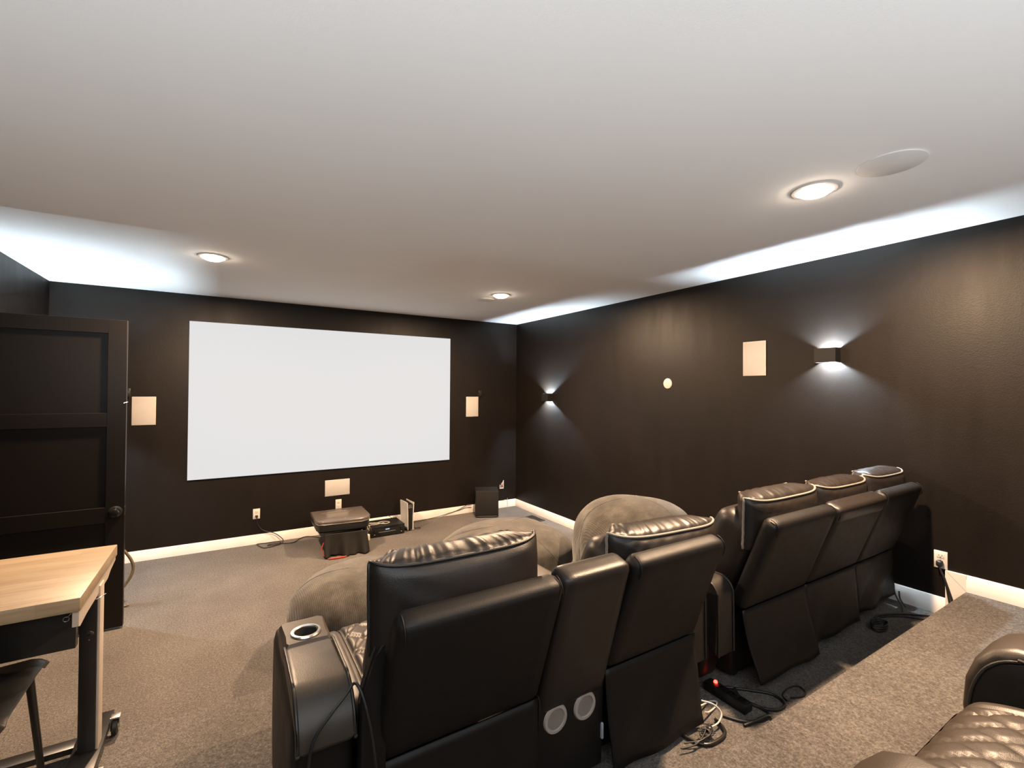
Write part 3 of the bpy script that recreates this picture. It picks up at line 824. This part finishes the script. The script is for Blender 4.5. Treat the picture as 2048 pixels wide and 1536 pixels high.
# --- loveseat with console
FZ = SEAT
t = thing('theater_loveseat', 'black leather two-seat recliner with middle console and steel cup holder arm', 'loveseat', (.85, 1.35, FZ))
YT, ZT, YS, ZS = .968, 1.047, 1.100, .668
base_frame(t, .285, .765, 1.16, 1.66, FZ+.02, .60)
base_frame(t, 1.055, 1.455, 1.16, 1.66, FZ+.02, .60)
seat_back(t, .322, .775, YT, ZT, YS, ZS, M['pipe_dark'], 3, (.288, .786, 1.138, 1.027, .072, .112, -.06))
seat_back(t, 1.046, 1.476, YT, ZT-.002, YS, ZS, M['pipe_tan'], 8, (1.050, 1.610, 1.140, .984, .074, .095, .0), roll_z=-.012)
quilt(t, .270, .770, 1.24, 1.74, .60, .735)
quilt(t, 1.055, 1.470, 1.24, 1.74, .60, .735)
for x0, x1 in ((.285, .765), (1.06, 1.46)): box('footrest', x0, x1, 1.70, 1.76, FZ+.06, .61, M['leather'], t, bev=.02, seg=3)
skirt(t, .312, .775, YS+.004, ZS+.004, .300, .760, 1.075, .372, 4)
skirt(t, 1.036, 1.476, YS+.004, ZS+.004, 1.035, 1.470, 1.060, .368, 6, .010)
arm(t, .137, .262, 1.535, 1.095, .870, FZ, cup=1.440, yfold=1.392, rear_r=.105, zlow=.772)
arm(t, 1.496, 1.600, 1.535, 1.150, .800, FZ, cup=1.437, yfold=1.392, rear_r=.06, zlow=.52, mat=M['leather'])
wg = [(.270, .45), (.270, .835), (.276, .868), (.288, .905), (.300, .940), (.312, .962), (.328, .968), (.328, .45)]
wp = prism('side_wing', wg, 'y', 1.082, 1.120, M['leather_shaded'], t, .004, 2)
bm = bmesh.new(); add_tube(bm, [(x, 1.101, z+.002) for x, z in wg[1:7]], .0035, 6, sm=4)
link('piping', bm, M['pipe_dark'], wp, angle=80)
# console between the seats
bm = bmesh.new(); slab(bm, .786, 1.038, (1.112, .60), (.985, 1.046), .085, .024, n=(10, 8, 14))
cs = link('console_back', bm, M['leather'], t, angle=60)
lp = prism('console_lower_panel', [(1.118, FZ+.02), (1.110, .655), (1.116, .668), (1.17, .66), (1.17, FZ+.02)], 'x', .782, 1.034, M['leather_shaded'], t, .004, 2)
for x in (.843, .956):
    sp = lathe('speaker', [(.0, -.0045), (.030, -.0045), (.0305, -.0020), (.0, -.0020)], (x, 1.1135, .586), M['speaker_grey'], lp, 'y', 40)
    sp['label'] = 'round grey mesh speaker'
    lathe('speaker_ring', [(.0300, -.003), (.0320, -.008), (.0400, -.0075), (.0430, -.002), (.0430, -.0004), (.0300, -.0004)], (x, 1.1135, .586), M['speaker_rim'], lp, 'y', 48)
box('console_box', .788, 1.032, 1.215, 1.62, FZ+.03, .79, M['leather'], t, bev=.02, seg=3)
ca = prism('console_armrest', arm_profile(1.56, 1.215, .895, .78, .05), 'x', .790, 1.030, M['leather_lit'], t, .014, 3)
for x0, x1 in ((.32, .75), (1.08, 1.44)):
    for x in (x0, x1):
        for y in (1.2, 1.6): box('foot', x-.012, x+.012, y-.012, y+.012, FZ+.0008, FZ+.025, M['black'], t, bev=.001)
# metal foot of the reclining mechanism showing under the skirt
bm = bmesh.new()
add_tube(bm, [(1.36, 1.10, FZ+.008), (1.39, 1.010, FZ+.0075), (1.45, .992, FZ+.0075), (1.51, 1.005, FZ+.0075), (1.535, 1.06, FZ+.008)], .0062, 8)
link('mechanism_rail', bm, M['metal_b'], t, angle=80)

# --- three-seat sofa
t = thing('theater_sofa', 'black leather three-seat recliner sofa with pale piping against the side wall', 'sofa', (2.5, 1.35, FZ))
YT, ZT, YS, ZS = .970, 1.049, 1.110, .668
XA = [(1.792, 2.279), (2.285, 2.772), (2.778, 3.238)]
sp_ = [(1.775, 2.330, 1.128, 1.020, .078, .104, .02), (2.335, 2.825, 1.128, 1.014, .078, .104, .02), (2.830, 3.285, 1.128, 1.020, .078, .104, .02)]
base_frame(t, 1.80, 3.23, 1.17, 1.60, FZ+.02, .62)
for k, (x0, x1) in enumerate(XA):
    seat_back(t, x0, x1, YT, ZT+(0, -.006, .004)[k], YS, ZS, M['pipe_tan'], 20+7*k, sp_[k], roll=(k == 1))
    quilt(t, x0+.004, x1-.004, 1.26, 1.68, .62, .762)
    box('footrest', x0+.01, x1-.01, 1.655, 1.72, FZ+.06, .63, M['leather'], t, bev=.02, seg=3)
skirt(t, 1.790, 2.276, YS+.004, ZS+.004, 1.800, 2.275, 1.045, .405, 31, -.015)
skirt(t, 2.280, 2.768, YS+.004, ZS+.004, 2.290, 2.765, 1.085, .402, 33)
skirt(t, 2.776, 3.236, YS+.004, ZS+.004, 2.775, 3.230, 1.105, .405, 35, .02)
arm(t, 1.648, 1.750, 1.535, 1.130, .805, FZ, cup=1.437, yfold=1.392, rear_r=.06, zlow=.52, mat=M['leather'])
box('side_panel', 3.244, 3.312, 1.14, 1.66, FZ+.02, .74, M['leather_shaded'], t, bev=.015, seg=3)
for x in (1.86, 2.28, 2.75, 3.18):
    for y in (1.2, 1.55): box('foot', x-.012, x+.012, y-.012, y+.012, FZ+.0008, FZ+.025, M['black'], t, bev=.001)

# --- recliner of the second row
FR = REAR
t = thing('rear_recliner', 'nearest leather recliner on the top riser, quilted seat and rounded arms', 'recliner', (1.28, 0, FR))
quilt(t, 1.005, 1.560, -.36, .400, .70, .862, cell=.078, bol=.075, droop=.06, gw=.060)
base_frame(t, 1.01, 1.555, -.40, .34, FR+.03, .72)
box('footrest', 1.02, 1.545, .335, .385, FR+.05, .715, M['leather'], t, bev=.018, seg=3)
for x0, x1 in ((.835, .992), (1.573, 1.745)):
    pr = [(.395, .70), (.405, .78), (.400, .85), (.382, .905), (.352, .942), (.31, .962), (.25, .968), (-.30, .968), (-.36, .95), (-.40, .90), (-.41, .70)]
    a = prism('armrest', pr, 'x', x0, x1, M['leather_lit'], t, .022, 4)
    inn = [(.378, FR+.03), (.388, .78), (.380, .84), (.362, .888), (.335, .920), (.30, .936), (.25, .941), (-.30, .941), (-.39, FR+.03)]
    prism('arm_body', inn, 'x', x0+.003-.006, x1-.003+.006, M['leather_shaded'], a, .004, 2)
    for x in (x0-.002, x1+.002):
        bm = bmesh.new(); add_tube(bm, [(x, y, z) for y, z in [(.380, .70), (.3895, .78), (.3815, .842), (.3635, .8895), (.336, .922), (.30, .9385), (.25, .943), (-.30, .943)]], .0035, 6, sm=3)
        link('piping', bm, M['pipe_dark'], a, angle=80)
bm = bmesh.new(); slab(bm, 1.0, 1.565, (-.50, .74), (-.66, 1.32), .18, .06, n=(12, 8, 14), bulge=.03)
link('backrest', bm, M['leather'], t, angle=60)
for x in (.87, 1.70):
    for y in (-.36, .32): box('foot', x-.015, x+.015, y-.015, y+.015, FR+.0008, FR+.034, M['black'], t, bev=.001)

# ------------------------------------------------------------------ desk on casters
DZ, DXR, DYN, DYFr = .893, -.3875, 1.975, 2.560
DXL = -1.235
t = thing('standing_desk', 'butcher block desk with black steel frame on casters beside the door', 'desk', (-.8, 2.27, STEP))
box('desk_top', DXL, DXR, DYN, DYFr, DZ-.044, DZ, M['wood'], t, bev=.0025)
bk = prism('side_bracket', [(DYN+.004, DZ-.045), (DYN+.004, DZ-.092), (DYN+.020, DZ-.098), (DYN+.10, DZ-.090), (2.40, DZ-.088), (2.45, DZ-.070), (DYFr-.015, DZ-.060), (DYFr-.015, DZ-.045)], 'x', DXR-.020, DXR-.003, M['beige'], t, .001, 1)
bk['label'] = 'pale beige side bracket'
box('front_apron', DXL+.03, -.414, 2.060, 2.090, .700, .838, M['metal_b'], t, bev=.002)
box('apron_strip', DXL+.03, -.500, 2.050, 2.064, .832, .838, M['steel'], t, bev=.0006)
bm = bmesh.new(); add_tube(bm, [(-.437+.0075*math.cos(q*PI/6), 2.052, .804+.0075*math.sin(q*PI/6)) for q in range(12)], .0017, 8, closed=True, sm=2)
add_tube(bm, [(-.432, 2.054, .811), (-.424, 2.056, .822), (-.420, 2.058, .836)], .0015, 6)
link('ring_hook', bm, M['chrome'], t, angle=80)
box('cross_rail', DXL+.03, -.430, 2.30, 2.335, .70, .735, M['metal_b'], t, bev=.003)
for x0 in (-.443, DXL+.06):
    lg = box('leg', x0, x0+.049, 2.245, 2.315, .2365, DZ-.045, M['metal_b'], t, bev=.003)
    pl = box('leg_cover', x0+.0492, x0+.0570, 2.249, 2.311, .2365, DZ-.062, M['beige'], lg, bev=.0008)
    box('screw', x0+.026, x0+.030, 2.2435, 2.2455, .640, .644, M['steel'], lg, bev=.0008)
    ft = box('foot_bar', x0-.020, x0+.066, 2.03, 2.490, .212, .236, M['metal_b'], t, bev=.002)
    for yc in (2.405, 2.09):
        wx = x0+.082
        lathe('wheel', [(0, -.010), (.026, -.010), (.032, -.006), (.032, .006), (.026, .010), (0, .010)], (wx, yc, STEP+.0335), M['rubber'], ft, 'x', 28)
        box('fork', wx-.0145, wx-.0125, yc-.016, yc+.016, STEP+.025, .256, M['steel'], ft, bev=.0006)
        lathe('hub', [(0, -.002), (.019, -.002), (.019, .0115), (0, .0115)], (wx, yc, STEP+.0335), M['steel'], ft, 'x', 20)
        box('fork_top', wx-.016, wx+.016, yc-.016, yc+.016, .249, .256, M['steel'], ft, bev=.002)
        box('fork', wx+.0125, wx+.0145, yc-.012, yc+.012, STEP+.030, .252, M['steel'], ft, bev=.0006)
box('base_rail', DXL+.10, -.464, 2.305, 2.365, .212, .234, M['metal_b'], t, bev=.002)
bm = bmesh.new(); add_tube(bm, [(DXR-.015, 2.17, .690), (DXR-.002, 2.15, .700), (DXR+.004, 2.12, .715), (DXR-.001, 2.10, .728)], .004, 6)
link('cable_tie', bm, M['rubber'], t, angle=80)
tube('wire_clip', [(DXR-.004, 2.2, .800), (DXR+.006, 2.22, .798), (DXR+.018, 2.24, .802)], .002, M['chrome'], t, 6)

# ------------------------------------------------------------------ chair at the desk
t = thing('desk_chair', 'dark molded leather chair with black metal legs tucked at the desk', 'chair', (-.76, 2.03, STEP))
def chair_shell(u, v):
    # u across, v from the front of the seat over the bend up the back
    a = 2*u-1
    hw = .212*(1-.10*max(0, v-.5)*2)
    x = -.742+a*hw
    if v < .52:
        s = v/.52; y = 2.232-.36*s+.012*a*a*(1-s); z = .612-.035*math.sin(PI*s)*(1-a*a)-.01*s
        z += .012*a**4*(s)
        if s < .12: z -= .02*(1-s/.12)**2
    else:
        s = (v-.52)/.48
        ang = min(1, s/.35)*PI/2*.86
        y = 1.872-.09*math.sin(ang)*.9-.05*max(0, s-.35); z = .602+.09*(1-math.cos(ang))+.36*max(0, s-.35)
        y += .03*a*a*min(1, s/.35)
    # rolled side rim
    z -= .030*max(0, abs(a)-.9)/.1*.6
    return Vector((x, y, z))
bm = bmesh.new(); grid_sheet(bm, chair_shell, 26, 40)
o = link('seat_shell', bm, M['chair'], t, angle=180)
s_ = o.modifiers.new('thick', 'SOLIDIFY'); s_.thickness = .022; s_.offset = -1
bv = o.modifiers.new('round', 'BEVEL'); bv.width = .008; bv.segments = 3; bv.limit_method = 'ANGLE'
for (x, y, bx, by) in ((-.557, 2.195, -.536, 2.262), (-.925, 2.195, -.95, 2.262), (-.565, 1.93, -.536, 1.86), (-.918, 1.93, -.948, 1.86)):
    tube('leg', [(x, y, .585), ((x+bx)/2, (y+by)/2, .385), (bx, by, STEP+.002)], lambda s: .0125-.003*s, M['metal_b'], t, 10)
tube('under_frame', [(-.557, 2.200, .575), (-.60, 2.08, .567), (-.57, 1.93, .578)], .009, M['metal_b'], t, 8)
tube('under_frame', [(-.925, 2.200, .575), (-.88, 2.08, .567), (-.915, 1.93, .578)], .009, M['metal_b'], t, 8)

# ------------------------------------------------------------------ cords behind the seats
t = thing('remote_cable', 'thin black cord draped over the cup holder arm of the loveseat', 'cord', (.25, 1.1, FZ))
tube('cord', [(.152, 1.083, .45), (.158, 1.083, .62), (.160, 1.084, .74), (.170, 1.084, .80), (.206, 1.088, .842), (.238, 1.096, .868), (.256, 1.100, .886), (.264, 1.085, .884), (.272, 1.068, .86), (.280, 1.055, .82), (.290, 1.050, .76), (.298, 1.040, .66), (.300, 1.035, .50)], .0035, M['rubber'], t, 8)

t = thing('power_strip', 'black power strip with glowing red switch on the dark carpet between the sofas', 'power strip', (1.70, 1.09, FZ))
box('strip_body', 1.655, 1.705, 1.02, 1.20, FZ+.001, FZ+.034, M['black'], t, bev=.005)
lathe('red_switch', [(0, .0075), (.006, .006), (.008, 0), (0, 0)], (1.692, 1.168, FZ+.034), M['led_red'], t, 'z', 16)['label'] = 'glowing red switch'
for k in range(3): box('socket', 1.668, 1.694, 1.034+k*.042, 1.062+k*.042, FZ+.0335, FZ+.0352, M['gloss'], t, bev=.0005)

def cords(name, label, cat, lines, mat, r=.004):
    t = thing(name, label, cat, lines[0][len(lines[0])//2])
    for L in lines: tube('cord', L, r, mat, t, 6)
    return t
z = FZ+.005
cords('white_charging_cable', 'white cable loop lying on the carpet by the loveseat skirt', 'cable',
      [[(1.50, 1.11, z+.03), (1.56, 1.125, z+.012), (1.61, 1.135, z), (1.628, 1.12, z), (1.60, 1.105, z), (1.54, 1.09, z+.01), (1.50, 1.08, z+.03)],
       [(1.492, 1.088, z+.07), (1.525, 1.060, z+.06), (1.540, 1.040, z+.035), (1.505, 1.030, z+.018), (1.45, 1.035, z+.016)]], M['cable_w'], .0032)
cords('tangled_wires', 'tangle of thin dark wires spilling under the loveseat skirt', 'cables',
      [[(1.30+.03*k, 1.025+.012*math.sin(k*2), z+.013), (1.36+.02*k, 1.010+.01*math.sin(k*3), z+.014+.003*(k % 3)), (1.42+.012*k, 1.022+.014*math.sin(k*5), z+.022), (1.44-.01*k, 1.035, z+.028), (1.40+.014*k, 1.025, z+.018), (1.46, 1.010+.005*k, z+.014)] for k in range(5)], M['rubber'], .0026)
cords('sofa_power_cable', 'thick black cord looping on the carpet behind the first sofa seat', 'cord',
      [[(1.735, 1.16, z), (1.80, 1.10, z), (1.86, 1.03, z), (1.84, .975, z), (1.78, .975, z), (1.74, 1.02, z), (1.73, 1.08, z), (1.76, 1.13, z+.004)],
       [(1.735, 1.05, z), (1.74, .985, z), (1.69, .97, z), (1.62, 1.0, z), (1.58, 1.06, z)], [(1.60, .99, z), (1.66, .975, z+.006), (1.72, .965, z+.006), (1.70, .94, z)]], M['rubber'], .0055)
cords('extension_cable', 'black cord running from the side wall outlet down behind the sofa', 'cord',
      [[(XR-.030, .934, .632), (XR-.034, .925, .60), (XR-.034, .905, .54), (XR-.034, .893, .46), (XR-.036, .888, .41), (3.27, .900, .372), (3.20, .985, z), (3.14, 1.035, z), (3.06, 1.08, z), (2.98, 1.10, z), (2.92, 1.09, z), (2.86, 1.08, z+.004)],
       [(XR-.034, .915, .58), (XR-.036, .882, .47), (XR-.040, .868, .40), (3.24, .90, z), (3.17, .945, z), (3.12, 1.01, z), (3.05, 1.06, z), (2.96, 1.09, z), (2.90, 1.06, z)]], M['rubber'], .0048)
o = box('plug', XR-.042, XR-.009, .918, .946, .618, .652, M['rubber'], None, bev=.010, seg=3); tag(o, 'black angled plug in the side wall outlet', 'plug')
cords('coiled_cable', 'bundle of coiled black cord on the carpet under the last sofa seat', 'cord',
      [[(2.84+.05*math.cos(a*.9)*(1+.15*math.sin(a*2)), 1.035+.030*math.sin(a*.9), z+.0016*a) for a in range(0, 24)],
       [(3.255, 1.12, .46), (3.255, 1.11, .41), (3.23, 1.07, z), (3.17, 1.05, z)], [(3.275, 1.10, .43), (3.262, 1.09, .39), (3.25, 1.06, z)]], M['rubber'], .004)
cords('adapter_cable', 'thin black wire by the hem of the first sofa skirt', 'wire',
      [[(1.90, .985, z), (1.95, .965, z), (1.99, .975, z), (2.00, 1.01, z), (1.95, 1.02, z), (1.89, 1.01, z), (1.87, .98, z)]], M['rubber'], .003)
t = thing('usb_adapter', 'small grey-white power adapter under the loveseat near the console speakers', 'adapter', (1.045, 1.06, FZ))
box('adapter_body', 1.015, 1.045, 1.005, 1.040, FZ+.001, FZ+.030, plain('grey_adapter', (.20, .20, .21), .5), t, bev=.004)
t = thing('cable_tag', 'small pale plastic tag between console and loveseat skirt', 'tag', (1.03, 1.13, .5))
box('tag_plate', 1.0255, 1.034, 1.108, 1.135, .455, .505, plain('pale_tag', (.30, .33, .38), .5), t, bev=.003)

# ------------------------------------------------------------------ world, camera, colour
w = bpy.data.worlds.new('world'); S.world = w; w.use_nodes = True
w.node_tree.nodes['Background'].inputs['Color'].default_value = (.6, .65, .7, 1)
w.node_tree.nodes['Background'].inputs['Strength'].default_value = .02
cam = bpy.data.cameras.new('camera'); co = bpy.data.objects.new('camera', cam); COL.objects.link(co)
yaw, pit, rol = math.radians(31.607567), math.radians(.667332), math.radians(.402532)
fw = Vector((math.sin(yaw)*math.cos(pit), math.cos(yaw)*math.cos(pit), math.sin(pit)))
r0 = Vector((math.cos(yaw), -math.sin(yaw), 0)); u0 = r0.cross(fw)
rr_ = math.cos(rol)*r0+math.sin(rol)*u0; uu = -math.sin(rol)*r0+math.cos(rol)*u0
mw = Matrix((( rr_.x, uu.x, -fw.x, 0), (rr_.y, uu.y, -fw.y, 0), (rr_.z, uu.z, -fw.z, EYE), (0, 0, 0, 1)))
co.matrix_world = mw
cam.sensor_fit = 'HORIZONTAL'; cam.sensor_width = 36; cam.lens = 926.9154/2048*36
cam.clip_start = .02
S.camera = co
vs = S.view_settings
S.display_settings.display_device = 'sRGB'
vs.view_transform = 'Standard'; vs.look = 'None'; vs.exposure = 0; vs.gamma = 1; vs.use_curve_mapping = False
cy = S.cycles
cy.max_bounces = 12; cy.diffuse_bounces = 8; cy.glossy_bounces = 5
cy.sample_clamp_indirect = 6
